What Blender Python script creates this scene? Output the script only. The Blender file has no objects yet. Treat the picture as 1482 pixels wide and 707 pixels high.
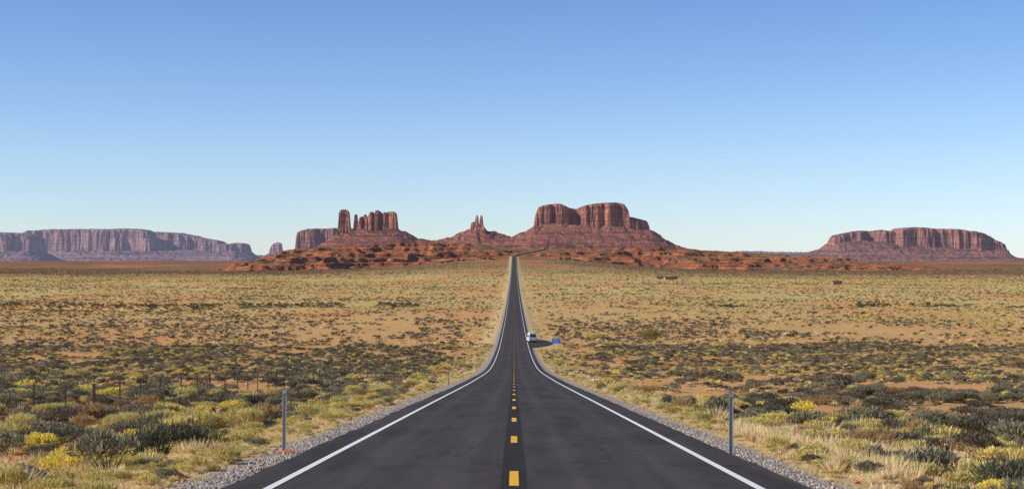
import bpy, math, random, bmesh
import numpy as np
from mathutils import Vector
random.seed(3); rng=np.random.default_rng(7)
scene=bpy.context.scene
F=2240.0; CX=744.0; HY=372.0   # survey constants (focal length in photo px, vanishing point)
def WX(px,D): return (px-CX)/F*D
def WZ(py,D): return (HY-py)/F*D

# ---------------------------------------------------------------- noise
def _h(i,j,s):
    n=(i.astype(np.int64)*374761393+j.astype(np.int64)*668265263+s*1442695041)&0xffffffff
    n=((n^(n>>13))*1274126177)&0xffffffff
    n=(n^(n>>16))&0xffffffff
    return n/4294967295.0
def vn(x,y,s=0):
    x=np.asarray(x,float);y=np.asarray(y,float)
    i=np.floor(x);j=np.floor(y);u=x-i;v=y-j
    u=u*u*(3-2*u);v=v*v*(3-2*v)
    return ((_h(i,j,s)*(1-u)+_h(i+1,j,s)*u)*(1-v)+(_h(i,j+1,s)*(1-u)+_h(i+1,j+1,s)*u)*v)*2-1
def fbm(x,y,s=0,o=4):
    r=0;a=1;t=0
    for k in range(o):
        r=r+a*vn(x*2**k+13.7*k,y*2**k-7.1*k,s+k);t+=a;a*=.5
    return r/t
def ss(a,b,x):
    t=np.clip((np.asarray(x,float)-a)/(b-a),0,1);return t*t*(3-2*t)

# ---------------------------------------------------------------- road profile
_ky=np.array([-200,-60,0,60,150,241,373,512,700,911,1300,2000,2700,3500,4000,4500,4800],float)
_kz=np.array([11.3,2.04,-1.92,-5.88,-11.8,-17.3,-22.3,-24.9,-26.8,-27.9,-28.0,-24.5,-14.5,2,13,24,25],float)
_m=np.gradient(_kz,_ky); _m[:4]=-.066
def P(y):
    y=np.clip(np.asarray(y,float),-199,4799)
    k=np.clip(np.searchsorted(_ky,y)-1,0,len(_ky)-2)
    h=_ky[k+1]-_ky[k];t=(y-_ky[k])/h
    return ((2*t**3-3*t**2+1)*_kz[k]+(t**3-2*t**2+t)*h*_m[k]+(-2*t**3+3*t**2)*_kz[k+1]+(t**3-t**2)*h*_m[k+1])
def XR(y): return 95*ss(3450,4600,y)
def S(y):
    y=np.asarray(y,float)
    side=-27.9-0.3*ss(1300,5000,y)-3*ss(5000,40000,y)
    return np.where(y<1200,P(y),P(1200)*(1-ss(1200,1600,y))+side*ss(1200,1600,y))
def washL(x): return 870+60*fbm(x/90,x*0+3,41,3)
def washR(x): return 900+50*fbm(x/80,x*0+9,42,3)
def ground(x,y):
    x=np.asarray(x,float);y=np.asarray(y,float)
    ax=np.abs(x)
    lift=np.exp(-(x/260.)**2)*(1-ss(3500,4300,y))
    z=S(y)+(P(y)-S(y))*lift
    off=-0.06-0.05*ss(4.4,5.4,ax)-0.5*ss(5.5,10,ax)
    m=ss(6,16,ax)
    near=1-ss(150,500,y)
    z=z+off+m*near*(0.28*fbm(x/5,y/7,11,3)+.1*vn(x/1.3,y/1.3,5))
    m2=ss(12,70,ax)
    z=z+m2*(0.9*fbm(x/45,y/60,21,3)*(1-ss(900,2200,y)))+ss(60,300,ax)*2.0*fbm(x/420,y/500,31,2)
    pad=ss(3,5,x)*(1-ss(12,16,x))*ss(375,395,y)*(1-ss(455,475,y))
    z=z*(1-pad)+(P(y)-.12)*pad
    c=washL(x)
    w=ss(-345,-300,x)*(1-ss(-75,-50,x))
    z=z-2*w*np.exp(-((y-c)/14)**4)+1.5*w*ss(c+5,c+14,y)*(1-ss(c+60,c+420,y))
    c2=washR(x)
    w2=ss(100,130,x)
    z=z-2.2*w2*np.exp(-((y-c2)/16)**4)
    return z

# ---------------------------------------------------------------- helpers
def link(o): scene.collection.objects.link(o); return o
def mesh_obj(name,v,f,mat=None,smooth=False,dolink=True):
    me=bpy.data.meshes.new(name); me.from_pydata([tuple(a) for a in v],[],[tuple(a) for a in f]); me.update()
    if smooth: me.polygons.foreach_set('use_smooth',[True]*len(me.polygons))
    if mat: me.materials.append(mat)
    o=bpy.data.objects.new(name,me)
    if dolink: link(o)
    return o
def grid_obj(name,X,Y,Z,mat,smooth=False):
    n,m=X.shape
    v=np.stack([X,Y,Z],-1).reshape(-1,3).astype(np.float32)
    i=np.arange(n-1)[:,None]*m+np.arange(m-1)[None,:]
    f=np.stack([i,i+1,i+m+1,i+m],-1).reshape(-1,4).astype(np.int32)
    me=bpy.data.meshes.new(name)
    me.vertices.add(len(v));me.vertices.foreach_set('co',v.ravel())
    me.loops.add(f.size);me.loops.foreach_set('vertex_index',f.ravel())
    me.polygons.add(len(f));me.polygons.foreach_set('loop_start',np.arange(0,f.size,4,dtype=np.int32))
    me.polygons.foreach_set('loop_total',np.full(len(f),4,dtype=np.int32))
    me.polygons.foreach_set('use_smooth',np.full(len(f),smooth))
    me.update(calc_edges=True);me.validate()
    me.materials.append(mat)
    return link(bpy.data.objects.new(name,me))

class NT:
    def __init__(s,name):
        s.m=bpy.data.materials.new(name);s.m.use_nodes=True;s.t=s.m.node_tree;s.t.nodes.clear()
        s.out=s.t.nodes.new('ShaderNodeOutputMaterial')
    def n(s,ty,**k):
        q=s.t.nodes.new(ty)
        for a,b in k.items(): setattr(q,a,b)
        return q
    def l(s,a,b): s.t.links.new(a,b)
    def pos(s,scale=(1,1,1)):
        g=s.n('ShaderNodeNewGeometry');mp=s.n('ShaderNodeMapping');mp.inputs['Scale'].default_value=scale
        s.l(g.outputs['Position'],mp.inputs['Vector']);return mp.outputs[0]
    def noise(s,vec,scale,detail=4,rough=.55):
        q=s.n('ShaderNodeTexNoise');q.inputs['Scale'].default_value=scale;q.inputs['Detail'].default_value=detail;q.inputs['Roughness'].default_value=rough
        s.l(vec,q.inputs['Vector']);return q.outputs['Fac']
    def ramp(s,fac,stops,interp='LINEAR'):
        q=s.n('ShaderNodeValToRGB');q.color_ramp.interpolation=interp
        e=q.color_ramp.elements
        while len(e)<len(stops): e.new(0.5)
        for k,(p,c) in enumerate(stops):
            e[k].position=p
            if not isinstance(c,tuple): c=(c,c,c)
            e[k].color=(*c,1)
        s.l(fac,q.inputs[0]);return q.outputs[0]
    def mix(s,fac,a,b,mode='MIX'):
        q=s.n('ShaderNodeMix',data_type='RGBA',blend_type=mode)
        if isinstance(fac,(int,float)): q.inputs[0].default_value=fac
        else: s.l(fac,q.inputs[0])
        for k,c in ((6,a),(7,b)):
            if isinstance(c,tuple): q.inputs[k].default_value=(*c,1)
            else: s.l(c,q.inputs[k])
        return q.outputs[2]
    def math(s,op,a,b=None,c=None,clamp=False):
        q=s.n('ShaderNodeMath',operation=op);q.use_clamp=clamp
        for k,x in enumerate((a,b,c)):
            if x is None: continue
            if isinstance(x,(int,float)): q.inputs[k].default_value=x
            else: s.l(x,q.inputs[k])
        return q.outputs[0]
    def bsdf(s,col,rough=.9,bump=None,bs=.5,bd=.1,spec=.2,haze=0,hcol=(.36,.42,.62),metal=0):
        b=s.n('ShaderNodeBsdfPrincipled')
        if isinstance(col,tuple): b.inputs['Base Color'].default_value=(*col,1)
        else: s.l(col,b.inputs['Base Color'])
        b.inputs['Metallic'].default_value=metal
        if isinstance(rough,(int,float)): b.inputs['Roughness'].default_value=rough
        else: s.l(rough,b.inputs['Roughness'])
        b.inputs['Specular IOR Level'].default_value=spec
        if bump is not None:
            q=s.n('ShaderNodeBump');q.inputs['Strength'].default_value=bs;q.inputs['Distance'].default_value=bd
            s.l(bump,q.inputs['Height']);s.l(q.outputs[0],b.inputs['Normal'])
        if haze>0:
            e=s.n('ShaderNodeEmission');e.inputs[0].default_value=(*hcol,1)  # bluish airlight painted on as emission, also lifts shaded faces
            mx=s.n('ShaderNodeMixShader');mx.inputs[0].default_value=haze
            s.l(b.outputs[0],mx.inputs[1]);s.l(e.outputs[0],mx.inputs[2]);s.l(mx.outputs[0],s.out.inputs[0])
        else: s.l(b.outputs[0],s.out.inputs[0])
        return s.m
def simple(name,col,rough=.6,var=.15,scale=8,metal=0,spec=.4):
    t=NT(name);p=t.pos();n=t.noise(p,scale,3)
    c=t.mix(n,tuple(a*(1-var) for a in col),tuple(min(1,a*(1+var)) for a in col))
    return t.bsdf(c,rough,spec=spec,metal=metal)

# ---------------------------------------------------------------- materials
def ground_mat():
    t=NT('desert_soil');p=t.pos()
    sep=t.n('ShaderNodeSeparateXYZ');t.l(p,sep.inputs[0])
    ax=t.math('ABSOLUTE',sep.outputs[0])
    big=t.noise(t.pos((.02,.012,.02)),1,5,.6)
    med=t.noise(p,.35,5,.65); fine=t.noise(p,9,4,.7); clump=t.noise(p,1.6,4,.6)
    sand=t.ramp(med,[(.3,(.55,.20,.062)),(.5,(.68,.30,.11)),(.7,(.75,.41,.18))])
    sand=t.mix(t.math('MULTIPLY',fine,.45),sand,(.42,.155,.052))
    litter=t.mix(clump,(.62,.45,.17),(.38,.28,.11))
    cov=t.ramp(clump,[(.41,0.),(.57,1.)])
    cov2=t.ramp(big,[(.36,.2),(.56,.9)])
    g=t.mix(t.math('MULTIPLY',cov,cov2),sand,litter)
    st=t.noise(t.pos((.012,.004,.01)),1,6,.7)
    plain=t.ramp(st,[(.3,(.46,.32,.11)),(.42,(.66,.31,.11)),(.5,(.48,.38,.13)),(.6,(.60,.46,.16)),(.72,(.64,.31,.11))])
    fd=t.math('MULTIPLY',t.math('SUBTRACT',sep.outputs[1],300),1/900.,clamp=True)
    g=t.mix(t.math('MULTIPLY',fd,.8),g,plain)
    far=t.noise(t.pos((.0014,.0006,.01)),1,6,.7)
    farc=t.ramp(far,[(.35,(.13,.095,.045)),(.45,(.32,.13,.057)),(.53,(.15,.11,.05)),(.6,(.48,.185,.08)),(.68,(.18,.125,.055))])
    ff=t.math('MULTIPLY',t.math('SUBTRACT',sep.outputs[1],1900),1/900.,clamp=True)
    g=t.mix(ff,g,farc)
    edge=t.math('ADD',ax,t.math('MULTIPLY',t.math('SUBTRACT',med,.5),5))
    vg=t.math('SUBTRACT',1,t.math('MULTIPLY',t.math('SUBTRACT',edge,8.5),.25,clamp=True))
    g=t.mix(t.math('MULTIPLY',vg,.7),g,t.mix(fine,(.68,.53,.25),(.46,.34,.15)))
    vor=t.n('ShaderNodeTexVoronoi');vor.inputs['Scale'].default_value=14;t.l(p,vor.inputs['Vector'])
    grav=t.ramp(t.math('FRACT',t.math('MULTIPLY',vor.outputs['Distance'],7.3)),[(0,(.14,.12,.10)),(.5,(.34,.30,.25)),(1,(.54,.48,.41))])
    e2=t.math('ADD',ax,t.math('MULTIPLY',t.math('SUBTRACT',clump,.5),1.8))
    gm=t.math('SUBTRACT',1,t.math('MULTIPLY',t.math('SUBTRACT',e2,5.15),3,clamp=True),clamp=True)
    g=t.mix(gm,g,grav)
    return t.bsdf(g,.95,bump=t.math('ADD',fine,med),bs=.7,bd=.12,spec=.1)
def asphalt_mat():
    t=NT('asphalt');p=t.pos();sep=t.n('ShaderNodeSeparateXYZ');t.l(p,sep.inputs[0])
    fine=t.noise(p,38,4,.85);lng=t.noise(t.pos((2.2,.05,1)),1,5,.6);pt=t.noise(t.pos((.6,.12,1)),1,5,.65)
    c=t.ramp(fine,[(.3,(.026,.022,.019)),(.5,(.054,.045,.040)),(.70,(.135,.114,.098))])
    c=t.mix(t.ramp(lng,[(.4,.0),(.62,.5)]),c,(.092,.077,.067))
    c=t.mix(t.ramp(pt,[(.5,0.),(.60,.5)]),c,(.030,.025,.023))
    x=t.math('ABSOLUTE',sep.outputs[0])
    w=t.math('ABSOLUTE',t.math('SUBTRACT',t.math('ABSOLUTE',t.math('SUBTRACT',x,1.85)),.85))
    wf=t.math('SUBTRACT',1,t.math('MULTIPLY',w,2.6,clamp=True))
    c=t.mix(t.math('MULTIPLY',wf,.28),c,(.125,.104,.09))
    jn=t.math('ADD',x,t.math('MULTIPLY',t.math('SUBTRACT',pt,.5),.12))
    jf=t.math('SUBTRACT',1,t.math('MULTIPLY',t.math('SUBTRACT',jn,.19),25,clamp=True),clamp=True)
    c=t.mix(t.math('MULTIPLY',jf,.7),c,(.018,.015,.014))
    bk=t.n('ShaderNodeTexBrick');bk.inputs['Scale'].default_value=1;bk.inputs['Mortar Size'].default_value=0;bk.inputs['Brick Width'].default_value=3.65;bk.inputs['Row Height'].default_value=23
    bk.inputs['Color1'].default_value=(0,0,0,1);bk.inputs['Color2'].default_value=(1,1,1,1);bk.offset=0;t.l(p,bk.inputs[0])
    c=t.mix(t.math('MULTIPLY',bk.outputs[0],.2),c,(.024,.020,.018))
    wp=t.n('ShaderNodeMapping');wp.inputs['Scale'].default_value=(.16,.07,1);t.l(p,wp.inputs[0])
    nz=t.n('ShaderNodeTexNoise');nz.inputs['Scale'].default_value=1.2;nz.inputs['Detail'].default_value=5;t.l(p,nz.inputs[0])
    av=t.n('ShaderNodeMix',data_type='RGBA',blend_type='ADD');av.inputs[0].default_value=.12;t.l(wp.outputs[0],av.inputs[6]);t.l(nz.outputs['Color'],av.inputs[7])
    vo=t.n('ShaderNodeTexVoronoi',feature='DISTANCE_TO_EDGE');vo.inputs['Scale'].default_value=1.6;t.l(av.outputs[2],vo.inputs['Vector'])
    ck=t.math('SUBTRACT',1,t.math('MULTIPLY',vo.outputs['Distance'],110,clamp=True),clamp=True)
    c=t.mix(t.math('MULTIPLY',ck,.55),c,(.012,.010,.010))
    return t.bsdf(c,.9,bump=fine,bs=.4,bd=.02,spec=.12)
def paint_mat(name,col):
    t=NT(name);p=t.pos();n=t.noise(p,22,5,.75);n2=t.noise(t.pos((4,.5,1)),1,4)
    c=t.mix(t.ramp(n,[(.56,0.),(.72,.75)]),col,(.14,.12,.10))
    c=t.mix(t.math('MULTIPLY',n2,.25),c,tuple(a*.6 for a in col))
    return t.bsdf(c,.7)
def rock_mat(name,hi,mid,lo,tal,haze,sc=1.0):
    t=NT(name);p=t.pos();g=t.n('ShaderNodeNewGeometry')
    sn=t.n('ShaderNodeSeparateXYZ');t.l(g.outputs['Normal'],sn.inputs[0])
    streak=t.noise(t.pos((.05*sc,.05*sc,.007*sc)),1,6,.75)
    band=t.noise(t.pos((.0015,.0015,.075*sc)),1,5,.7)
    blot=t.noise(p,.02*sc,6,.65)
    c=t.ramp(streak,[(.38,lo),(.47,mid),(.58,hi)])
    c=t.mix(t.ramp(blot,[(.42,0.),(.6,.4)]),c,mid)
    c=t.mix(t.ramp(band,[(.46,0.),(.56,.45)]),c,lo)
    tl=t.ramp(t.math('ADD',t.math('MULTIPLY',band,.65),t.math('MULTIPLY',blot,.35)),[(.40,tuple(a*.5 for a in tal)),(.5,tal),(.58,tuple(a*1.5 for a in tal))])
    fl=t.ramp(sn.outputs[2],[(.55,0.),(.75,1.)])
    c=t.mix(fl,c,tl)
    h=t.math('ADD',t.math('ADD',streak,blot),t.math('MULTIPLY',band,.8))
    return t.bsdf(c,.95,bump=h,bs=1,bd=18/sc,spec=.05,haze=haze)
def hill_mat():
    t=NT('red_hill_soil');p=t.pos();g=t.n('ShaderNodeNewGeometry')
    sn=t.n('ShaderNodeSeparateXYZ');t.l(g.outputs['Normal'],sn.inputs[0])
    band=t.noise(t.pos((.004,.004,.30)),1,5,.7);blot=t.noise(t.pos((.010,.004,.03)),1,7,.75);dots=t.noise(p,.13,4,.65)
    red=t.ramp(band,[(.38,(.15,.050,.026)),(.5,(.38,.12,.053)),(.6,(.54,.195,.088))])
    scrub=t.ramp(blot,[(.38,(.17,.11,.05)),(.45,(.44,.165,.066)),(.52,(.21,.13,.056)),(.58,(.50,.21,.08)),(.66,(.21,.145,.06))])
    scrub=t.mix(t.ramp(dots,[(.47,0.),(.57,.85)]),scrub,(.080,.060,.033))
    c=t.mix(t.ramp(sn.outputs[2],[(.86,0.),(.97,1.)]),red,scrub)
    return t.bsdf(c,.95,bump=t.math('ADD',band,blot),bs=1,bd=9,spec=.05,haze=.025)  # slight painted haze glow over the soil colours
def leaf_mat(name,a,b,dry=None):
    t=NT(name);oi=t.n('ShaderNodeObjectInfo');n=t.noise(t.pos(),3.5,2)
    c=t.mix(oi.outputs['Random'],a,b)
    c=t.mix(t.ramp(n,[(.35,0.),(.65,.5)]),c,dry or tuple(x*.55 for x in a))
    m=t.bsdf(c,.8,spec=.1)
    pb=[q for q in t.t.nodes if q.type=='BSDF_PRINCIPLED'][0]
    tr=t.n('ShaderNodeBsdfTranslucent');t.l(c,tr.inputs[0])
    mx=t.n('ShaderNodeMixShader');mx.inputs[0].default_value=.28
    t.l(pb.outputs[0],mx.inputs[1]);t.l(tr.outputs[0],mx.inputs[2]);t.l(mx.outputs[0],t.out.inputs[0])
    return m

M_ground=ground_mat();M_asph=asphalt_mat()
M_white=paint_mat('white_road_paint',(.86,.82,.76));M_yel=paint_mat('yellow_road_paint',(.88,.46,.02))

# ---------------------------------------------------------------- ground sheet
ys=[-40.];
while ys[-1]<70: ys.append(ys[-1]+.8)
while ys[-1]<70000: ys.append(ys[-1]*(1.0115 if not 780<ys[-1]<980 else 1.004))
ys=np.array(ys)
core=np.concatenate([np.arange(0,12,.4),np.arange(12,25,1.)])
tt=np.linspace(0,1,190)[1:]
rowsX=[]
for y in ys:
    W=max(90,.62*abs(y)+70)
    o=24+(W-24)*tt**1.35
    h=np.concatenate([core,o]);rowsX.append(np.concatenate([-h[:0:-1],h]))
X=np.array(rowsX);Y=np.repeat(ys[:,None],X.shape[1],1)
Z=ground(X,Y)
grid_obj('desert_ground',X,Y,Z,M_ground,True)

# ---------------------------------------------------------------- road
ry=np.concatenate([ys[ys<3300],np.arange(3310,4700,12.)])
yy=ry;eL=-4.38+.07*fbm(yy*.7,yy*0,3,3)*(yy<300);eR=4.44+.07*fbm(yy*.7,yy*0,4,3)*(yy<300)
cols=np.stack([XR(yy)+eL-.05,XR(yy)+eL,XR(yy)-2,XR(yy),XR(yy)+2,XR(yy)+eR,XR(yy)+eR+.05],1)
YY=np.repeat(yy[:,None],7,1);ZZ=P(YY)+np.where(YY>300,(YY-300)*.00022,0);ZZ[:,0]-=.1;ZZ[:,-1]-=.1
grid_obj('road',cols,YY,ZZ,M_asph)
v=[];f=[]
def addstrip(x0,x1,yy,dz):
    for k,y in enumerate(yy):
        z=float(P(y))+dz+max(0,(y-300)*.00024)+max(0,(y-150))*.00004
        xr=float(XR(y));b=len(v)
        v.append((xr+x0,y,z));v.append((xr+x1,y,z))
        if k: f.append((b-2,b-1,b+1,b))
addstrip(-3.735,-3.60,ry,.005);addstrip(3.60,3.735,ry,.005)
mesh_obj('edge_line_marking',v,f,M_white)
v=[];f=[];c=25.1-12.19*4
while c<2600:
    yy=np.array([c-1.55]+[q for q in ys if c-1.5<q<c+1.5]+[c+1.55]);addstrip(-.075,.075,yy,.006);c+=12.19
mesh_obj('centre_line_marking',v,f,M_yel)
py_=np.linspace(392,462,30)
wid=4.3+6.2*np.clip(np.sin((py_-392)/70*np.pi),0,1)**.7
XX=np.stack([np.full(30,4.3),4.3+(wid-4.3)*.5,wid],1);YY=np.repeat(py_[:,None],3,1)
grid_obj('pullout_pavement',XX,YY,P(YY)+.04,M_asph)

# ---------------------------------------------------------------- red hills
M_hill=hill_mat()
gx=np.arange(-760,1250,5.);gy=np.arange(3200,5000,5.)
X,Y=np.meshgrid(gx,gy)
ppx=[380,392,402,430,470,520,560,600,650,700,744,790,850,950,1000,1040,1120,1200,1260,1320,1370]
ppy=[391,382,370,361,358,356,354,353,352,355,359,360,360,361,362,364,367,373,379,386,391]
D=4150.
H=np.interp(X,[WX(a,D) for a in ppx],[WZ(b,D)+28 for b in ppy])
t0=(Y-3310-150*ss(100,900,X))/750
lobes=1-np.abs(fbm(X/110,Y/210,61,4))*2
lob2=1-np.abs(fbm(X/45,Y/90,66,3))*2
tt0=np.clip(t0+.45*fbm(X/230,Y/300,51,4)+.40*(lobes-.6)+.14*(lob2-.5),0,1)*(1-ss(4650,4950,Y))
h=H*tt0
stp=13;wob=9*fbm(X/200,Y/230,71,3)
q=(h+wob)/stp;fr=q-np.floor(q)
ter=(np.floor(q)+np.where(fr<.5,fr*.45,np.where(fr<.58,.225+(fr-.5)*7.2,.80+(fr-.58)*.476)))*stp-wob
mixk=np.clip(.65+1.4*fbm(X/100,Y/140,75,3),.1,1)
h2=h+(ter-h)*mixk
h=np.where(tt0>.02,np.maximum(h2,0),0)+(1.8*fbm(X/40,Y/50,81,4)+1.6*lob2)*ss(.02,.15,tt0)
Zh=ground(X,Y)-2.0*(1-ss(.0,.12,tt0))+h-(P(Y)-S(Y))*np.exp(-(X/260.)**2)*(1-ss(3500,4300,Y))*ss(0.02,.3,tt0)
dr=np.abs(X-XR(Y));k=1-ss(14,60,dr)
Zh=Zh*(1-k)+(P(Y)-.7)*k
k2=(1-ss(60,150,dr))*.6
Zh=np.minimum(Zh,Zh*(1-k2)+(P(Y)+1)*k2)
grid_obj('red_hills',X,Y,Zh,M_hill)

# ---------------------------------------------------------------- buttes
def butte(name,D,cell,ridge,cliffs,mat,plat=60,Lf=330,ground_z=-32,seed=1,notches=(),talus_pow=1.7):
    rx=np.array([WX(a,D) for a,b in ridge]);rz=np.array([WZ(b,D) for a,b in ridge])
    gx=np.arange(rx[0],rx[-1],cell);gy=np.arange(D-plat-Lf,D+plat+Lf*.7,cell)
    X,Y=np.meshgrid(gx,gy)
    R=np.interp(X,rx,rz)-ground_z
    gul=1-np.abs(fbm(X/80,Y/170,seed+3,4))*2
    dist=np.maximum(0,np.abs(Y-D)-plat+34*gul+22*fbm(X/120,Y/120,seed,3))
    t=np.clip(1-dist/Lf,0,1)
    tal=t**talus_pow
    hh=R*tal
    st=R.max()/7;wq=(hh+.04*R.max()*fbm(X/150,Y/150,seed+8,2))/st;fr=wq-np.floor(wq)
    led=(np.floor(wq)+np.where(fr<.7,fr*.7,.49+(fr-.7)*1.7))*st
    Zt=ground_z+hh*.45+led*.55+R*.13*gul*t
    Zt+=fbm(X/30,Y/30,seed+9,3)*cell*1.6*ss(0,.2,t)
    Zo=Zt.copy()
    wx_=X+14*fbm(X/55,Y/55,seed+60,2);wy_=Y+14*fbm(X/55,Y/55,seed+61,2)
    for (pts,yo,hd,amp) in cliffs:
        cx=np.array([WX(a,D) for a,b in pts]);cz=np.array([WZ(b,D) for a,b in pts])
        T=np.interp(X,cx,cz)
        hdx=np.full_like(X,float(hd))
        for (npx,w,dep) in notches: hdx-=dep*np.exp(-((X-WX(npx,D))/w)**2)
        fl=amp*(2.9*fbm(wx_/(amp*5.5),wy_/(amp*5.5),seed+20,5)+.4*(1-2*np.abs(vn(wx_/(amp*1.1),wy_/(amp*1.1),seed+30))))
        yc=D+yo
        dx=np.minimum(X-cx[0],cx[-1]-X)
        ins=np.minimum(hdx-np.abs(Y-yc)+fl, dx+np.minimum(fl,amp*.15)*.4)
        s=min(cell,min(hd,(cx[-1]-cx[0])/2)/9)
        led1=.60+.14*fbm(X/160,Y/160,seed+70,2)
        p0=np.interp(ins,[-s*.3,s*.7],[0,1]);p1=np.interp(ins,[s*1.2,s*1.8],[0,1]);p2=np.interp(ins,[s*2.6,s*3.3],[0,1])
        prof=p0*led1+p1*(.90-led1)+p2*.08+np.interp(ins,[s*4,s*7],[0,.02])
        top=T+fbm(X/40,Y/40,seed+40,3)*cell*.8
        Zo=np.where(ins>-s*.3,np.maximum(Zo,Zt+(top-Zt)*prof),Zo)
    edge=np.minimum(ss(0,cell*6,X-rx[0]),ss(0,cell*6,rx[-1]-X))
    Zo=ground_z+(Zo-ground_z)*edge-2
    return grid_obj(name,X,Y,Zo,mat)

M_near=rock_mat('sandstone_near',(.72,.315,.19),(.46,.18,.108),(.145,.060,.048),(.26,.102,.072),.06,1)  # rock colours plus a little emissive haze, growing with distance
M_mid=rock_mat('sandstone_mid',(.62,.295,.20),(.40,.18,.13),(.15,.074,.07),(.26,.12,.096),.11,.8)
M_far=rock_mat('sandstone_far',(.70,.40,.34),(.46,.25,.235),(.21,.13,.145),(.30,.175,.17),.22,.7)  # distance haze painted in: paler purplish rock colours and strongest glow

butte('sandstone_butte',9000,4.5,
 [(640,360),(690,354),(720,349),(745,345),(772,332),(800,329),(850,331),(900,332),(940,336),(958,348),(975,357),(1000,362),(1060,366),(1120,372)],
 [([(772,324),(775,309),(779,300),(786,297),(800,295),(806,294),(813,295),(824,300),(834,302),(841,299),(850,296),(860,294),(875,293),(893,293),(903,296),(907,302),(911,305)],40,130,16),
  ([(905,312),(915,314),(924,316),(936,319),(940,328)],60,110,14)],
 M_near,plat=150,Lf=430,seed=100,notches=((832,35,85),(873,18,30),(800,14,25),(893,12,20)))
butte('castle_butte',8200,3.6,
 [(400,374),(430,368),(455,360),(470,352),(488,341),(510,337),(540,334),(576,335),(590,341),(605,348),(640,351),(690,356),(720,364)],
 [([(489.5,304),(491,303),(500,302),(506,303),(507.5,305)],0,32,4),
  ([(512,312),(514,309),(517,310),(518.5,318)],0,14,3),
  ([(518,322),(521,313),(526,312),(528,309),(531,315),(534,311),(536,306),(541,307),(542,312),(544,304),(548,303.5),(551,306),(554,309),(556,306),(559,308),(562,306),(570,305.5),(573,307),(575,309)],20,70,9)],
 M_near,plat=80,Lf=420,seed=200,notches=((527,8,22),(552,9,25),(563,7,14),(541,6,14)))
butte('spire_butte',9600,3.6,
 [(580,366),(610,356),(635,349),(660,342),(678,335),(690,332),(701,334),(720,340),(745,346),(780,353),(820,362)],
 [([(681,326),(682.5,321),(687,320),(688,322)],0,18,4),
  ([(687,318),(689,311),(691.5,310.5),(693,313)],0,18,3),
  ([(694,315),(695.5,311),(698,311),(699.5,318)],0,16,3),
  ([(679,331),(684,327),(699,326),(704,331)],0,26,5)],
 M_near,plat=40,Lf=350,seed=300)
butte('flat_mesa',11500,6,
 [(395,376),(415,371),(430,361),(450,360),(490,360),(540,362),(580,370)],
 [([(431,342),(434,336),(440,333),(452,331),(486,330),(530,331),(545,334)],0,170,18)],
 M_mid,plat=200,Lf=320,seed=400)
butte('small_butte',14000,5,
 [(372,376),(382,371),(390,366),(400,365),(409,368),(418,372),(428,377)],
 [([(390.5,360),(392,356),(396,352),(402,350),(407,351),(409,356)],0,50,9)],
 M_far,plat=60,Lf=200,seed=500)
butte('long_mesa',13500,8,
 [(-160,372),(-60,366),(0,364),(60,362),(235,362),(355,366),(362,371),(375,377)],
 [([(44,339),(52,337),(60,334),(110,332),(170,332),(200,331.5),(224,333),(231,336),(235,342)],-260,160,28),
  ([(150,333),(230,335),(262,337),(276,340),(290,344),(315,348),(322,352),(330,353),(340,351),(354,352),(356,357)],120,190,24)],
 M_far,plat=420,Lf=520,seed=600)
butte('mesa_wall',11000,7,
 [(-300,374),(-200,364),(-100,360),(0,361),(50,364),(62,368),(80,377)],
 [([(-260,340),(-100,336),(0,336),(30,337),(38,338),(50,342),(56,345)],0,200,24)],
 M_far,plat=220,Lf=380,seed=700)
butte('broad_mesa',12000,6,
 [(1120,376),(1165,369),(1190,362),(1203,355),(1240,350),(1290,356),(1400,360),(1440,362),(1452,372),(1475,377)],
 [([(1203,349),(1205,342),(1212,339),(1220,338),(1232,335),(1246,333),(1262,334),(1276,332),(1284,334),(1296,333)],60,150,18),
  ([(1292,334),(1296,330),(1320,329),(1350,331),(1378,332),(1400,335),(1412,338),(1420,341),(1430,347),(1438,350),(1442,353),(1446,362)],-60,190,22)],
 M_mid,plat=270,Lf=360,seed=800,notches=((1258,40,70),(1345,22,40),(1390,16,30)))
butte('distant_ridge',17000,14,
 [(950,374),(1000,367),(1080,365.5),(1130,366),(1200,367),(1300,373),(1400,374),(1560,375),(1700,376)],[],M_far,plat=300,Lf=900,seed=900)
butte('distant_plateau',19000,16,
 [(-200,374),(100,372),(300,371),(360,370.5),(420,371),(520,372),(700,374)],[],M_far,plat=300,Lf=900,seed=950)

# ---------------------------------------------------------------- plant prototypes
MS={'sage':leaf_mat('sage_leaf',(.35,.31,.185),(.22,.195,.12)),
    'grey':leaf_mat('greasewood_leaf',(.22,.18,.125),(.125,.105,.07)),
    'rabbit':leaf_mat('rabbitbrush_leaf',(.80,.66,.23),(.60,.50,.18),(.37,.31,.12)),
    'flower':leaf_mat('rabbitbrush_flower',(.92,.74,.13),(.80,.64,.15),(.44,.38,.12)),
    'straw':leaf_mat('dry_grass',(.92,.75,.45),(.82,.64,.34),(.70,.50,.24)),
    'brown':leaf_mat('dry_bush_twig',(.54,.35,.16),(.38,.24,.11)),
    'green':leaf_mat('green_leaf',(.17,.17,.10),(.115,.12,.075)),
    'olive':leaf_mat('olive_leaf',(.38,.31,.10),(.30,.25,.10))}
def leaves(P0,Dr,L,W):
    n=len(P0)
    r=rng.normal(size=(n,3));s=np.cross(Dr,r);s/=np.linalg.norm(s,axis=1)[:,None]+1e-9
    W=np.broadcast_to(W,(n,))[:,None];L=np.broadcast_to(L,(n,))[:,None]
    a=P0-s*W*.35;b=P0+s*W*.35;m=P0+Dr*L*.55
    c=m+s*W*.5;d=P0+Dr*L;e=m-s*W*.5
    v=np.stack([a,b,c,d,e],1).reshape(-1,3)
    return v
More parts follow.
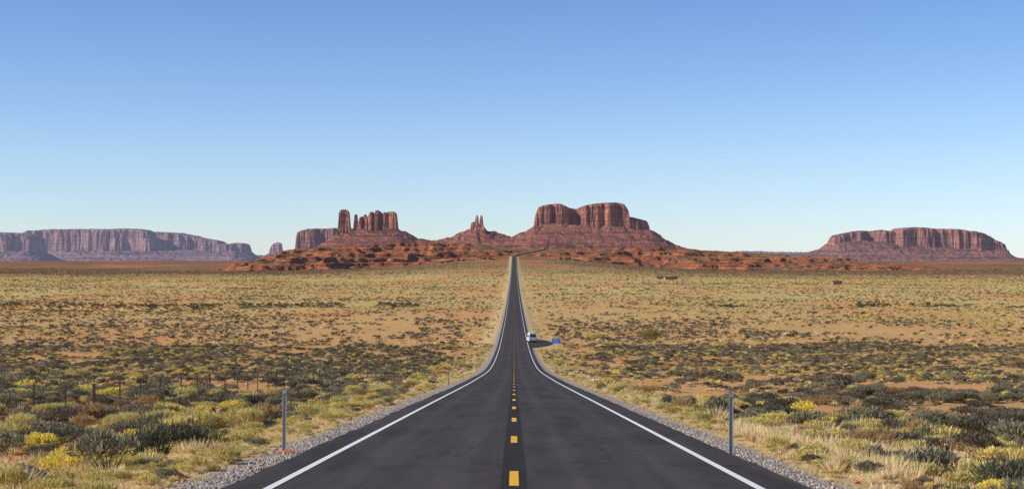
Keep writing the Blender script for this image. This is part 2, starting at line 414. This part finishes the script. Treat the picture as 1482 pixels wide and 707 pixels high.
def bush(name,mat,n,r,h,ll,lw,clumps=9,up=.5,stems=10,coll=None):
    cth=rng.uniform(0,2*np.pi,clumps);cr=r*.62*np.sqrt(rng.uniform(0.02,1,clumps))
    C=np.stack([cr*np.cos(cth),cr*np.sin(cth),h*(.35+.33*(1-(cr/r)**2)*rng.uniform(.6,1.15,clumps))],1)
    rad=r*rng.uniform(.28,.48,clumps)
    k=rng.integers(0,clumps,n)
    d=rng.normal(size=(n,3));d[:,2]=np.where(d[:,2]<-.3,-d[:,2],d[:,2]);d/=np.linalg.norm(d,axis=1)[:,None]
    Q=C[k]+d*(rad[k]*rng.uniform(.55,1.0,n)**.6)[:,None]*np.array([1,1,h/r*.75])
    Q[:,2]=np.maximum(Q[:,2],.02)
    dr=d*(1-up)+np.array([0,0,up])+rng.normal(size=(n,3))*.35;dr/=np.linalg.norm(dr,axis=1)[:,None]
    V=leaves(Q,dr,ll*rng.uniform(.6,1.3,n),lw*rng.uniform(.7,1.3,n))
    if stems:
        e=C[rng.integers(0,clumps,stems)]+rng.normal(size=(stems,3))*.1*r
        L=np.linalg.norm(e,axis=1);V=np.concatenate([V,leaves(np.zeros((stems,3)),e/L[:,None],L,.02+0*L)])
    F_=np.arange(len(V)).reshape(-1,5)
    o=mesh_obj(name,V.tolist(),F_.tolist(),MS[mat],dolink=False);coll.objects.link(o);return o
def tuft(name,mat,n,r,h,w,coll=None):
    th=rng.uniform(0,2*np.pi,n);a=rng.uniform(0,1,n)**.7*.75
    b=rng.uniform(0,r*.3,n);P0=np.stack([b*np.cos(th),b*np.sin(th),0*th],1)
    d=np.stack([np.cos(th)*np.sin(a),np.sin(th)*np.sin(a),np.cos(a)],1)
    V=leaves(P0,d,h*rng.uniform(.5,1.1,n),w)
    F_=np.arange(len(V)).reshape(-1,5)
    o=mesh_obj(name,V.tolist(),F_.tolist(),MS[mat],dolink=False);coll.objects.link(o);return o
def newcoll(n): return bpy.data.collections.new(n)
cn=newcoll('near_plants')
near=[('a_sage',lambda n:bush(n,'sage',900,.42,.5,.075,.020,coll=cn)),
('b_sage',lambda n:bush(n,'sage',800,.5,.42,.075,.022,12,coll=cn)),
('c_grey',lambda n:bush(n,'grey',900,.5,.5,.08,.018,11,coll=cn)),
('d_grey',lambda n:bush(n,'grey',700,.38,.4,.07,.018,8,coll=cn)),
('e_rabbit',lambda n:bush(n,'rabbit',900,.42,.48,.10,.014,9,.7,coll=cn)),
('f_rabbit',lambda n:bush(n,'rabbit',800,.36,.36,.09,.016,8,.7,coll=cn)),
('g_flower',lambda n:bush(n,'flower',1000,.45,.5,.06,.03,11,.6,coll=cn)),
('h_straw',lambda n:tuft(n,'straw',130,.25,.42,.013,coll=cn)),
('i_straw',lambda n:tuft(n,'straw',90,.2,.3,.013,coll=cn)),
('j_brown',lambda n:bush(n,'brown',800,.42,.45,.10,.010,9,.6,coll=cn)),
('k_low',lambda n:bush(n,'straw',350,.35,.14,.09,.012,9,.6,coll=cn)),
('l_green',lambda n:bush(n,'green',1000,.5,.5,.10,.014,10,.7,coll=cn))]
for n,fn in near: fn(n)
cm=newcoll('mid_plants')
for n,m,r,h in (('a','sage',.5,.5),('b','sage',.6,.5),('c','grey',.55,.55),('d','grey',.45,.45),('e','rabbit',.45,.5),('f','rabbit',.4,.4),('g','flower',.45,.5),('h','straw',.35,.35),('i','straw',.4,.25),('j','brown',.45,.45),('k','straw',.45,.18),('l','green',.6,.65)):
    bush('mid_'+n,m,170,r,h,.14,.055,8,.4,0,coll=cm)
cf=newcoll('far_plants')
for n,m,r,h in (('a','sage',.8,.7),('b','sage',.9,.7),('c','grey',.9,.8),('d','grey',.7,.6),('e','rabbit',.7,.6),('f','rabbit',.7,.5),('g','flower',.6,.6),('h','straw',.7,.4),('i','straw',.7,.4),('j','brown',.7,.6),('k','straw',.7,.3),('l','green',1.1,1.1)):
    bush('far_'+n,m,42,r,h,.36,.20,6,.3,0,coll=cf)

def instancer(name,pts,idx,scl,rot,coll):
    me=bpy.data.meshes.new(name);me.vertices.add(len(pts));me.vertices.foreach_set('co',np.asarray(pts,np.float32).ravel())
    a=me.attributes.new('pidx','INT','POINT');a.data.foreach_set('value',np.asarray(idx,np.int32))
    a=me.attributes.new('pscl','FLOAT_VECTOR','POINT');a.data.foreach_set('vector',np.asarray(scl,np.float32).ravel())
    a=me.attributes.new('prot','FLOAT_VECTOR','POINT');a.data.foreach_set('vector',np.asarray(rot,np.float32).ravel())
    o=link(bpy.data.objects.new(name,me))
    g=bpy.data.node_groups.new(name+'_nodes','GeometryNodeTree')
    g.interface.new_socket('Geometry',in_out='INPUT',socket_type='NodeSocketGeometry')
    g.interface.new_socket('Geometry',in_out='OUTPUT',socket_type='NodeSocketGeometry')
    N=g.nodes.new;i=N('NodeGroupInput');u=N('NodeGroupOutput');ip=N('GeometryNodeInstanceOnPoints');ci=N('GeometryNodeCollectionInfo')
    ci.inputs['Collection'].default_value=coll;ci.inputs['Separate Children'].default_value=True;ci.inputs['Reset Children'].default_value=True
    def at(nm,ty):
        q=N('GeometryNodeInputNamedAttribute');q.data_type=ty;q.inputs['Name'].default_value=nm
        return [s for s in q.outputs if s.enabled and s.name=='Attribute'][0]
    L=g.links.new
    L(i.outputs[0],ip.inputs['Points']);L(ci.outputs[0],ip.inputs['Instance']);ip.inputs['Pick Instance'].default_value=True
    L(at('pidx','INT'),ip.inputs['Instance Index']);L(at('prot','FLOAT_VECTOR'),ip.inputs['Rotation']);L(at('pscl','FLOAT_VECTOR'),ip.inputs['Scale'])
    L(ip.outputs[0],u.inputs[0])
    m=o.modifiers.new('instances','NODES');m.node_group=g
    return o

def pick(x,y,n,far=False):
    ax=np.abs(x);u=rng.uniform(size=n)
    zone=fbm(x/28,y/60,77,3)*(1-.5*ss(200,500,y))+1.2*fbm(x/260,y/85,79,3)*ss(150,450,y)
    verge=1-ss(8,18,ax)
    w=np.zeros((n,8))
    midk=ss(70,140,y)*(1-ss(500,800,y))
    w[:,0]=.85-.2*zone+.3*midk; w[:,1]=1.0-1.7*zone+.5*midk; w[:,2]=1.0+1.9*zone; w[:,3]=.08+.3*zone
    w[:,4]=.7+.4*zone;w[:,5]=.4;w[:,6]=.45;w[:,7]=.05
    w=np.maximum(w,.02)
    if far:
        w[:,2]*=1.3
        k=ss(1900,2700,y)*ss(60,260,ax)
        w=w*(1-k[:,None])+k[:,None]*np.array([1.,1.2,.25,.05,.1,.5,.1,.8])
    wv=np.array([.35,.10,1.3,.16,1.5,.25,1.0,.02]);w=w*(1-verge[:,None])+wv*verge[:,None]
    cw=np.cumsum(w,1);cw/=cw[:,-1:]
    k=(u[:,None]>cw).sum(1)
    lo=np.array([0,2,4,6,7,9,10,11])[k];sp=np.array([2,2,2,1,2,1,1,1])[k]
    return lo+(rng.uniform(size=n)*sp).astype(int)

def scatter(name,n,y0,y1,coll,s0,s1,dens,power=1.0,xmin=5.6,far=False,jit=.25,big=1.25):
    u=rng.uniform(size=n)
    y=(y0**(power+1)+u*(y1**(power+1)-y0**(power+1)))**(1/(power+1))
    half=.40*y+14
    x=rng.uniform(-1,1,n)*half
    cov=fbm(x/6,y/11,91,4)+.5*fbm(x/60,y/140,92,3)+.35*fbm(x/200,y/60,93,2)*ss(200,500,y)
    ok=(np.abs(x)>xmin)&(cov>dens+rng.uniform(-jit,jit,n))
    ok&=~((x>3)&(x<13)&(y>385)&(y<470))
    if far:
        ok&=(y<3380)|(np.abs(x)>900)
    x=x[ok];y=y[ok];n=len(x)
    idx=pick(x,y,n,far)
    s=rng.uniform(s0,s1,n)*rng.choice([.7,1,1,big],n)
    ax=np.abs(x);s*=np.where(ax<7,.6,1)
    z=ground(x,y)-.03*s
    sc=np.stack([s*rng.uniform(.85,1.2,n),s*rng.uniform(.85,1.2,n),s*rng.uniform(.8,1.15,n)],1)
    rot=np.stack([rng.uniform(-.08,.08,n),rng.uniform(-.08,.08,n),rng.uniform(0,6.28,n)],1)
    return instancer(name,np.stack([x,y,z],1),idx,sc,rot,coll)
scatter('desert_shrubs',26000,12,115,cn,.5,1.15,-.10,1.0,jit=.2,big=1.6)
scatter('scrub_vegetation',95000,110,420,cm,.6,1.25,-.03,.8,big=1.5)
scatter('plain_vegetation',235000,400,3900,cf,.7,1.35,-.02,.35,xmin=7,far=True)

n=8000
y=14+(rng.uniform(size=n)**1.5)*190;sd=rng.choice([-1,1],n);x=sd*(5.2+rng.gamma(1.6,1.3,n))
sel=fbm(x/2.2,y/4,33,3)>-.25;x=x[sel];y=y[sel];n=len(x)
instancer('verge_grass',np.stack([x,y,ground(x,y)-.02],1),rng.choice([7,8,8,10,10,5],n),
  (rng.uniform(.35,.95,n)*np.clip(.45+(np.abs(x)-5)*.22,.4,1.1))[:,None]*np.ones(3),np.stack([0*x,0*x,rng.uniform(0,6.28,n)],1),cn)
n=800;px_=rng.uniform(1060,1350,n);dd=rng.uniform(26,50,n)
x=(px_-CX)/F*dd;kk=(x>5.7)&(fbm(x/1.5,dd/3,55,2)>-.2);x=x[kk];y=dd[kk];n=len(x)
instancer('pale_grass',np.stack([x,y,ground(x,y)-.02],1),rng.choice([7,8],n),rng.uniform(.6,1.25,n)[:,None]*np.ones(3),np.stack([0*x,0*x,rng.uniform(0,6.28,n)],1),cn)

def hero(name,pts):
    P_=[];I=[];Sc=[];R=[]
    for (px0,d,s,i) in pts:
        x=(px0-CX)/F*d;P_.append((x,d,float(ground(x,d))-.05));I.append(i);Sc.append((s,s,s*1.05));R.append((0,0,random.random()*6))
    return instancer(name,P_,I,Sc,R,cn)
hero('rabbitbrush',[(85,33.5,1.1,6),(112,33,1.3,6),(140,33.5,1.25,6),(165,34.5,1.2,6),(98,35,1.2,6),(130,36,1.2,6),(205,40,1.5,6),(225,42,1.3,4),(285,48,1.9,4),(262,47,1.6,4),(300,50,1.6,4),(1180,32,.8,4),(60,35,1.,5),(35,52,1.5,4),(180,50,1.4,4),(120,55,1.4,4),(430,62,1.3,4),(1010,48,1.0,4),(1300,60,1.4,4),(1400,52,1.3,4),(470,70,1.4,4),(60,62,1.5,4),(250,66,1.4,6)])
hero('greasewood',[(205,36.5,1.5,11),(235,37,1.7,11),(270,37,1.6,11),(295,37.5,1.2,11),(185,37,1.2,11),(1225,54,1.1,2),(1210,54,.8,3),(12,40,1.5,0),(35,43,1.5,3),(90,46,1.5,1),(1420,42,1.3,3),(1340,46,1.3,0),(1450,58,1.4,2),(1270,48,1.1,1)])
hero('dry_bush',[(345,52,1.8,9),(372,53,2.0,9),(395,54,1.6,9),(360,55,1.9,9),(20,44,1.7,4),(990,60,1.4,9)])

n=4200
x=np.concatenate([rng.uniform(-345,-55,n//2),rng.uniform(110,420,n//2)])
y=np.where(x<0,washL(x)+rng.choice([-6,15],len(x))+rng.normal(0,4,len(x)),washR(x)+rng.normal(0,9,len(x)))
s=np.where(x<0,rng.uniform(.8,1.5,len(x)),rng.uniform(1.1,2.6,len(x)))
sel=fbm(x/18,x*0+2,44,3)>-.15;x,y,s=x[sel],y[sel],s[sel]
instancer('wash_shrubs',np.stack([x,y,ground(x,y)-.1],1),rng.choice([11,11,2,9],len(x)),s[:,None]*np.ones(3),np.stack([0*x,0*x,rng.uniform(0,6,len(x))],1),cf)
def big_bush(name,px0,d,r,h,mat):
    x=(px0-CX)/F*d;o=bush(name,mat,2200,r,h,.42,.15,20,.4,24,coll=scene.collection)
    o.location=(x,d,float(ground(x,d))-.1);return o
big_bush('desert_tree',937,425,4.4,4.8,'olive')
big_bush('saltbush',863,470,3.8,1.9,'rabbit')

# ---------------------------------------------------------------- gravel + rocks
M_st=NT('gravel_stone');oi=M_st.n('ShaderNodeObjectInfo')
M_stone=M_st.bsdf(M_st.ramp(oi.outputs['Random'],[(0,(.16,.13,.11)),(.4,(.35,.31,.26)),(.8,(.56,.50,.43)),(1,(.48,.27,.17))]),.9)
M_rk=NT('red_rock');M_rock=M_rk.bsdf(M_rk.ramp(M_rk.noise(M_rk.pos(),6,4),[(.35,(.36,.13,.06)),(.65,(.62,.27,.14))]),.95,bump=M_rk.noise(M_rk.pos(),25,3),bs=.5,bd=.03)
def rockmesh(name,mat,sub,coll,seed):
    bm=bmesh.new();bmesh.ops.create_icosphere(bm,subdivisions=sub,radius=1)
    r=random.Random(seed);pl=[((r.gauss(0,1),r.gauss(0,1),r.gauss(0,1)),r.uniform(.5,.8)) for _ in range(9)]
    for vv in bm.verts:
        for d,o in pl:
            d=Vector(d).normalized();k=vv.co.dot(d)-o
            if k>0: vv.co-=d*k
        vv.co.z*=.65
    me=bpy.data.meshes.new(name);bm.to_mesh(me);bm.free();me.materials.append(mat)
    o=bpy.data.objects.new(name,me);coll.objects.link(o);return o
cs=newcoll('stones');[rockmesh('stone_%d'%k,M_stone,1,cs,k) for k in range(3)]
cr=newcoll('rocks');[rockmesh('rock_%d'%k,M_rock,2,cr,k+9) for k in range(4)]
n=24000
y=14+rng.uniform(size=n)**1.7*150;sd=rng.choice([-1,1],n);x=sd*(4.42+np.abs(rng.normal(0,.48,n))+.25*(sd<0)*rng.uniform(size=n))
s=.012+.032*rng.uniform(size=n)**2.2
instancer('gravel',np.stack([x,y,ground(x,y)+s*.2],1),rng.integers(0,3,n),s[:,None]*rng.uniform(.7,1.3,(n,3)),rng.uniform(0,6,(n,3)),cs)
n=1500
y=16+rng.uniform(size=n)**1.4*150;x=rng.choice([-1,1],n)*(5.2+rng.gamma(2,4,n));s=.03+.12*rng.uniform(size=n)**4
sp=[(262,26.5,.13),(250,27,.07),(415,33,.13),(405,33.4,.09),(425,33.2,.07)]+[(random.uniform(1350,1480),random.uniform(26,31),random.uniform(.05,.17)) for _ in range(80)]
x=np.concatenate([x,[(a-CX)/F*b for a,b,c in sp]]);y=np.concatenate([y,[b for a,b,c in sp]]);s=np.concatenate([s,[c for a,b,c in sp]]);n=len(x)
instancer('red_rocks',np.stack([x,y,ground(x,y)+s*.15],1),rng.integers(0,4,n),s[:,None]*rng.uniform(.7,1.4,(n,3)),np.stack([0*x,0*x,rng.uniform(0,6,n)],1),cr)

# ---------------------------------------------------------------- fence
M_steel=simple('galvanised_steel',(.38,.38,.38),.5,.2,12,.3)
M_rust=simple('weathered_post',(.07,.05,.04),.8,.3,10)
M_wire=simple('fence_wire',(.14,.12,.11),.6,.1,5,.3)
def box(v,f,x0,x1,y0,y1,z0,z1):
    b=len(v);v+=[(x0,y0,z0),(x1,y0,z0),(x1,y1,z0),(x0,y1,z0),(x0,y0,z1),(x1,y0,z1),(x1,y1,z1),(x0,y1,z1)]
    f+=[tuple(b+q for q in t) for t in ((0,3,2,1),(4,5,6,7),(0,1,5,4),(1,2,6,5),(2,3,7,6),(3,0,4,7))]
fe=bpy.data.objects.new('wire_fence',None);link(fe)
v=[];f=[];tops=[];k=0
for y in np.arange(46,330,4.8):
    x=-20.3+random.uniform(-.08,.08);z=float(ground(x,y));r=.030 if k%6 else .055;hh=1.42+random.uniform(-.05,.06)+(.1 if k%6==0 else 0)
    tl=random.uniform(-.03,.03)
    b=len(v);box(v,f,x-r,x+r,y-r,y+r,z-.3,z+hh)
    for q in range(b+4,b+8): v[q]=(v[q][0]+tl,v[q][1],v[q][2])
    tops.append((x,y,z));k+=1
fp=mesh_obj('posts',v,f,M_rust);fp.parent=fe
v=[];f=[]
for hgt in (.35,.65,.95,1.22):
    for (a,b) in zip(tops[:-1],tops[1:]):
        for kk in range(3):
            t0_,t1_=kk/3,(kk+1)/3
            p0=[a[i]+(b[i]-a[i])*t0_ for i in range(3)];p1=[a[i]+(b[i]-a[i])*t1_ for i in range(3)]
            z0=p0[2]+hgt-.03*math.sin(math.pi*t0_);z1=p1[2]+hgt-.03*math.sin(math.pi*t1_)
            q=len(v);w=.005
            v+=[(p0[0],p0[1],z0-w),(p0[0],p0[1],z0+w),(p1[0],p1[1],z1+w),(p1[0],p1[1],z1-w)];f.append((q,q+1,q+2,q+3))
            q=len(v);v+=[(p0[0]-w,p0[1],z0),(p0[0]+w,p0[1],z0),(p1[0]+w,p1[1],z1),(p1[0]-w,p1[1],z1)];f.append((q,q+1,q+2,q+3))
fw=mesh_obj('wires',v,f,M_wire);fw.parent=fe

# ---------------------------------------------------------------- delineator posts
def delineator(px0,d,h,name='delineator_post'):
    x=(px0-CX)/F*d;z=float(ground(x,d));e=bpy.data.objects.new(name,None);link(e);e.location=(x,d,z)
    pr=[(-.045,0),(-.028,0),(-.018,.03),(.018,.03),(.028,0),(.045,0),(.045,.005),(.031,.005),(.021,.036),(-.021,.036),(-.031,.005),(-.045,.005)]
    v=[];f=[];lv=[-.4,0,h*.5,h-.05,h];n=len(pr)
    for q,zz in enumerate(lv):
        s=.8 if q==len(lv)-1 else 1
        v+=[(a*s,b,zz) for a,b in pr]
    for q in range(len(lv)-1):
        for k in range(n): f.append((q*n+k,q*n+(k+1)%n,(q+1)*n+(k+1)%n,(q+1)*n+k))
    f.append(tuple(range((len(lv)-1)*n,len(lv)*n)))
    o=mesh_obj('channel',v,f,M_steel);o.parent=e
    v=[];f=[];N=14
    for yy_ in (-.012,-.002):
        v+=[(.042*math.cos(2*math.pi*k/N),yy_,h-.075+.042*math.sin(2*math.pi*k/N)) for k in range(N)]
    f=[tuple(range(N)),tuple(range(2*N-1,N-1,-1))]+[(k,(k+1)%N,N+(k+1)%N,N+k) for k in range(N)]
    o=mesh_obj('reflector',v,f,M_steel);o.parent=e
    e.rotation_euler=(random.uniform(-.01,.01),random.uniform(-.012,.012),random.uniform(-.1,.1))
delineator(411,34.5,1.38);delineator(1058,31.4,1.33)
for px0,d in ((652,123),(797,190),(694,215)): 
    s=-1 if px0<744 else 1
    delineator(CX+s*5.2*F/d,d,1.2)

# ---------------------------------------------------------------- blue road sign
M_blue=simple('blue_sign_face',(.02,.17,.62),.4,.05,3);M_wp=simple('white_legend',(.8,.8,.8),.4,.03,3)
sd_=400.;sx=WX(805,sd_);sz=float(ground(sx,sd_));e=bpy.data.objects.new('road_sign',None);link(e);e.location=(sx,sd_,sz)
v=[];f=[];hw,hh_,r=1.15,.6,.12;out=[]
for cx_,cz_,a0 in ((hw-r,hh_-r,0),(-hw+r,hh_-r,90),(-hw+r,-hh_+r,180),(hw-r,-hh_+r,270)):
    for a in (0,30,60,90): out.append((cx_+r*math.cos(math.radians(a0+a)),cz_+r*math.sin(math.radians(a0+a))))
n=len(out);v=[(a,0,b+1.5) for a,b in out]+[(a,.03,b+1.5) for a,b in out]
f=[tuple(range(n)),tuple(range(2*n-1,n-1,-1))]+[(k,(k+1)%n,n+(k+1)%n,n+k) for k in range(n)]
o=mesh_obj('panel',v,f,M_blue);o.parent=e
v=[];f=[]
for a in (-.75,.75): box(v,f,a-.05,a+.05,.035,.11,-.4,1.7)
o=mesh_obj('supports',v,f,M_steel);o.parent=e
v=[];f=[]
for z_,ws in ((1.73,(.3,.22,.34)),(1.37,(.22,.36,.2))):
    xx=-.75
    for w_ in ws:
        for q in range(int(w_/.09)+1): box(v,f,xx,xx+.045,-.008,-.003,z_-.07,z_+.07);xx+=.1
        xx+=.12
o=mesh_obj('lettering',v,f,M_wp);o.parent=e
sd2=640.;e=bpy.data.objects.new('speed_limit_sign',None);link(e);x=WX(721,sd2);e.location=(x,sd2,float(ground(x,sd2)))
v=[];f=[];box(v,f,-.4,.4,0,.02,1.5,2.6);o=mesh_obj('panel',v,f,M_steel);o.parent=e
v=[];f=[];box(v,f,-.05,.05,.025,.1,-.3,2.5);o=mesh_obj('support',v,f,M_steel);o.parent=e

# ---------------------------------------------------------------- camper van on the pullout
M_vw=simple('van_white_paint',(.60,.61,.62),.35,.04,1);M_gl=simple('dark_glass',(.02,.022,.026),.08,.05,1,0,.6)
M_rub=simple('tyre_rubber',(.025,.025,.025),.85,.1,5);M_tl=simple('tail_light',(.45,.02,.02),.3,.05,5);M_blk=simple('black_trim',(.03,.03,.032),.5,.1,5)
vy=428.;vx=5.2;e=bpy.data.objects.new('camper_van',None);link(e);e.location=(vx,vy,float(P(vy))+.045);e.rotation_euler=(math.atan(-.02),0,math.radians(7))
def ring(y,hw,zt,zb,tum):
    r=.28;pts=[(-hw,zb),(hw,zb),(hw,zb+.9),(hw-tum,zt-r)]
    for a in (20,45,70,90): pts.append((hw-tum-r+r*math.cos(math.radians(a)),zt-r+r*math.sin(math.radians(a))))
    for a in (90,110,135,160): pts.append((-hw+tum+r+r*math.cos(math.radians(a)),zt-r+r*math.sin(math.radians(a))))
    pts.append((-hw+tum,zt-r));pts.append((-hw,zb+.9));return [(a,y,b) for a,b in pts]
sec=[(0,.98,2.66,.42,.10),(.12,1.02,2.74,.38,.10),(3.9,1.02,2.76,.38,.10),(4.5,1.02,2.62,.38,.12),(5.15,1.0,1.95,.38,.16),(5.5,.98,1.45,.4,.06),(5.95,.9,1.2,.42,.05)]
v=[];f=[]
for s in sec: v+=ring(*s)
n=len(ring(*sec[0]))
for q in range(len(sec)-1):
    for k in range(n): f.append((q*n+k,q*n+(k+1)%n,(q+1)*n+(k+1)%n,(q+1)*n+k))
f.append(tuple(range(n))[::-1]);f.append(tuple(range((len(sec)-1)*n,len(sec)*n)))
o=mesh_obj('body',v,f,M_vw);o.parent=e
v=[];f=[]
box(v,f,-.78,-.06,-.02,-.003,1.5,2.25);box(v,f,.06,.78,-.02,-.003,1.5,2.25)
for s in (-1,1):
    for y0,y1 in ((.6,1.9),(2.2,3.4),(3.7,4.5)):
        a=s*1.022;b=s*.95;box(v,f,min(a,b),max(a,b),y0,y1,1.45,1.95)
o=mesh_obj('windows',v,f,M_gl);o.parent=e
v=[];f=[];box(v,f,-1.0,1.0,-.16,-.003,.42,.62);box(v,f,-.012,.012,-.012,-.004,.65,2.4)
o=mesh_obj('bumper',v,f,M_blk);o.parent=e
v=[];f=[]
for s in (-1,1): box(v,f,s*.9-.07,s*.9+.07,-.025,-.003,.85,1.35)
o=mesh_obj('tail_lights',v,f,M_tl);o.parent=e
v=[];f=[];N=20
for s in (-1,1):
    for yw in (1.15,4.85):
        b=len(v)
        for xx,rr in ((s*.74,.33),(s*.76,.36),(s*1.0,.36),(s*1.02,.33)):
            v+=[(xx,yw+rr*math.cos(2*math.pi*k/N),.36+rr*math.sin(2*math.pi*k/N)) for k in range(N)]
        for q in range(3):
            for k in range(N): f.append((b+q*N+k,b+q*N+(k+1)%N,b+(q+1)*N+(k+1)%N,b+(q+1)*N+k))
        f.append(tuple(range(b,b+N)));f.append(tuple(range(b+3*N,b+4*N)))
o=mesh_obj('wheels',v,f,M_rub);o.parent=e

# ---------------------------------------------------------------- homesteads on the plain
M_wall=simple('stucco_wall',(.42,.24,.15),.9,.15,1);M_roof=simple('shingle_roof',(.10,.06,.05),.9,.2,2)
def house(px0,d,w,dp,h,ang):
    x=WX(px0,d);e=bpy.data.objects.new('ranch_house',None);link(e);e.location=(x,d,float(ground(x,d)));e.rotation_euler=(0,0,ang)
    v=[];f=[];box(v,f,-w/2,w/2,-dp/2,dp/2,-1,h)
    b=len(v);v+=[(-w/2,-dp/2,h),(-w/2,dp/2,h),(-w/2,0,h+1.3),(w/2,-dp/2,h),(w/2,dp/2,h),(w/2,0,h+1.3)];f+=[(b,b+1,b+2),(b+3,b+5,b+4)]
    o=mesh_obj('walls',v,f,M_wall);o.parent=e
    v=[(-w/2-.5,-dp/2-.5,h-.15),(w/2+.5,-dp/2-.5,h-.15),(w/2+.5,0,h+1.5),(-w/2-.5,0,h+1.5),(-w/2-.5,dp/2+.5,h-.15),(w/2+.5,dp/2+.5,h-.15)]
    o=mesh_obj('roof',v,[(0,1,2,3),(3,2,5,4)],M_roof);o.parent=e
    v=[];f=[]
    for q in (-.33,-.12,.3): box(v,f,w*q-.6,w*q+.6,-dp/2-.03,-dp/2-.003,1.0,2.1)
    o=mesh_obj('windows',v,f,M_gl);o.parent=e
    v=[];f=[];box(v,f,w*.1-.5,w*.1+.5,-dp/2-.04,-dp/2-.003,.1,2.15)
    o=mesh_obj('door',v,f,M_blk);o.parent=e
house(968,1850,11,7,2.7,.2);house(955,1880,7,5,2.4,-.2);house(1211,1620,10,6,2.6,.1);house(976,1900,6,5,2.4,.4)

# ---------------------------------------------------------------- light, sky, camera
AZ=math.radians(76);EL=math.radians(32)
sv=Vector((-math.sin(AZ)*math.cos(EL),-math.cos(AZ)*math.cos(EL),math.sin(EL)))
sl=bpy.data.lights.new('sun','SUN');sl.energy=5.0;sl.angle=math.radians(.53);sl.color=(1,.93,.81)
so=link(bpy.data.objects.new('sun',sl));so.rotation_euler=sv.to_track_quat('Z','Y').to_euler();so.location=(0,0,300)
w=bpy.data.worlds.new('World');scene.world=w;w.use_nodes=True;nt=w.node_tree;nt.nodes.clear()
N=nt.nodes.new;L=nt.links.new
sk=N('ShaderNodeTexSky');sk.sky_type='NISHITA';sk.sun_disc=False;sk.sun_elevation=EL;sk.sun_rotation=math.pi+AZ
sk.altitude=1600;sk.air_density=1.0;sk.dust_density=.4;sk.ozone_density=1.5
tc=N('ShaderNodeTexCoord');sx_=N('ShaderNodeSeparateXYZ');L(tc.outputs['Generated'],sx_.inputs[0])
mr=N('ShaderNodeMapRange');mr.inputs['From Max'].default_value=.25;L(sx_.outputs[2],mr.inputs[0])
cr_=N('ShaderNodeValToRGB');els=cr_.color_ramp.elements
els[0].position=0;els[0].color=(1.0,1.13,1.46,1);els[1].position=.64;els[1].color=(.78,.96,1.32,1)
e3=els.new(.25);e3.color=(.98,1.11,1.40,1)
L(mr.outputs[0],cr_.inputs[0])
mx=N('ShaderNodeMix');mx.data_type='RGBA';mx.blend_type='MULTIPLY';mx.inputs[0].default_value=1
L(sk.outputs[0],mx.inputs[6]);L(cr_.outputs[0],mx.inputs[7])
bg=N('ShaderNodeBackground');bg.inputs[1].default_value=.105;L(mx.outputs[2],bg.inputs[0])
wo=N('ShaderNodeOutputWorld');L(bg.outputs[0],wo.inputs[0])
cd=bpy.data.cameras.new('camera');cd.sensor_width=36;cd.lens=36*F/1482;cd.clip_end=120000;cd.clip_start=.1
cd.shift_y=18.5/1482;cd.shift_x=-3/1482
co=link(bpy.data.objects.new('camera',cd));co.location=(0,0,0);co.rotation_euler=(math.pi/2,0,0)
scene.camera=co
scene.view_settings.view_transform='Standard';scene.view_settings.look='None';scene.view_settings.exposure=0
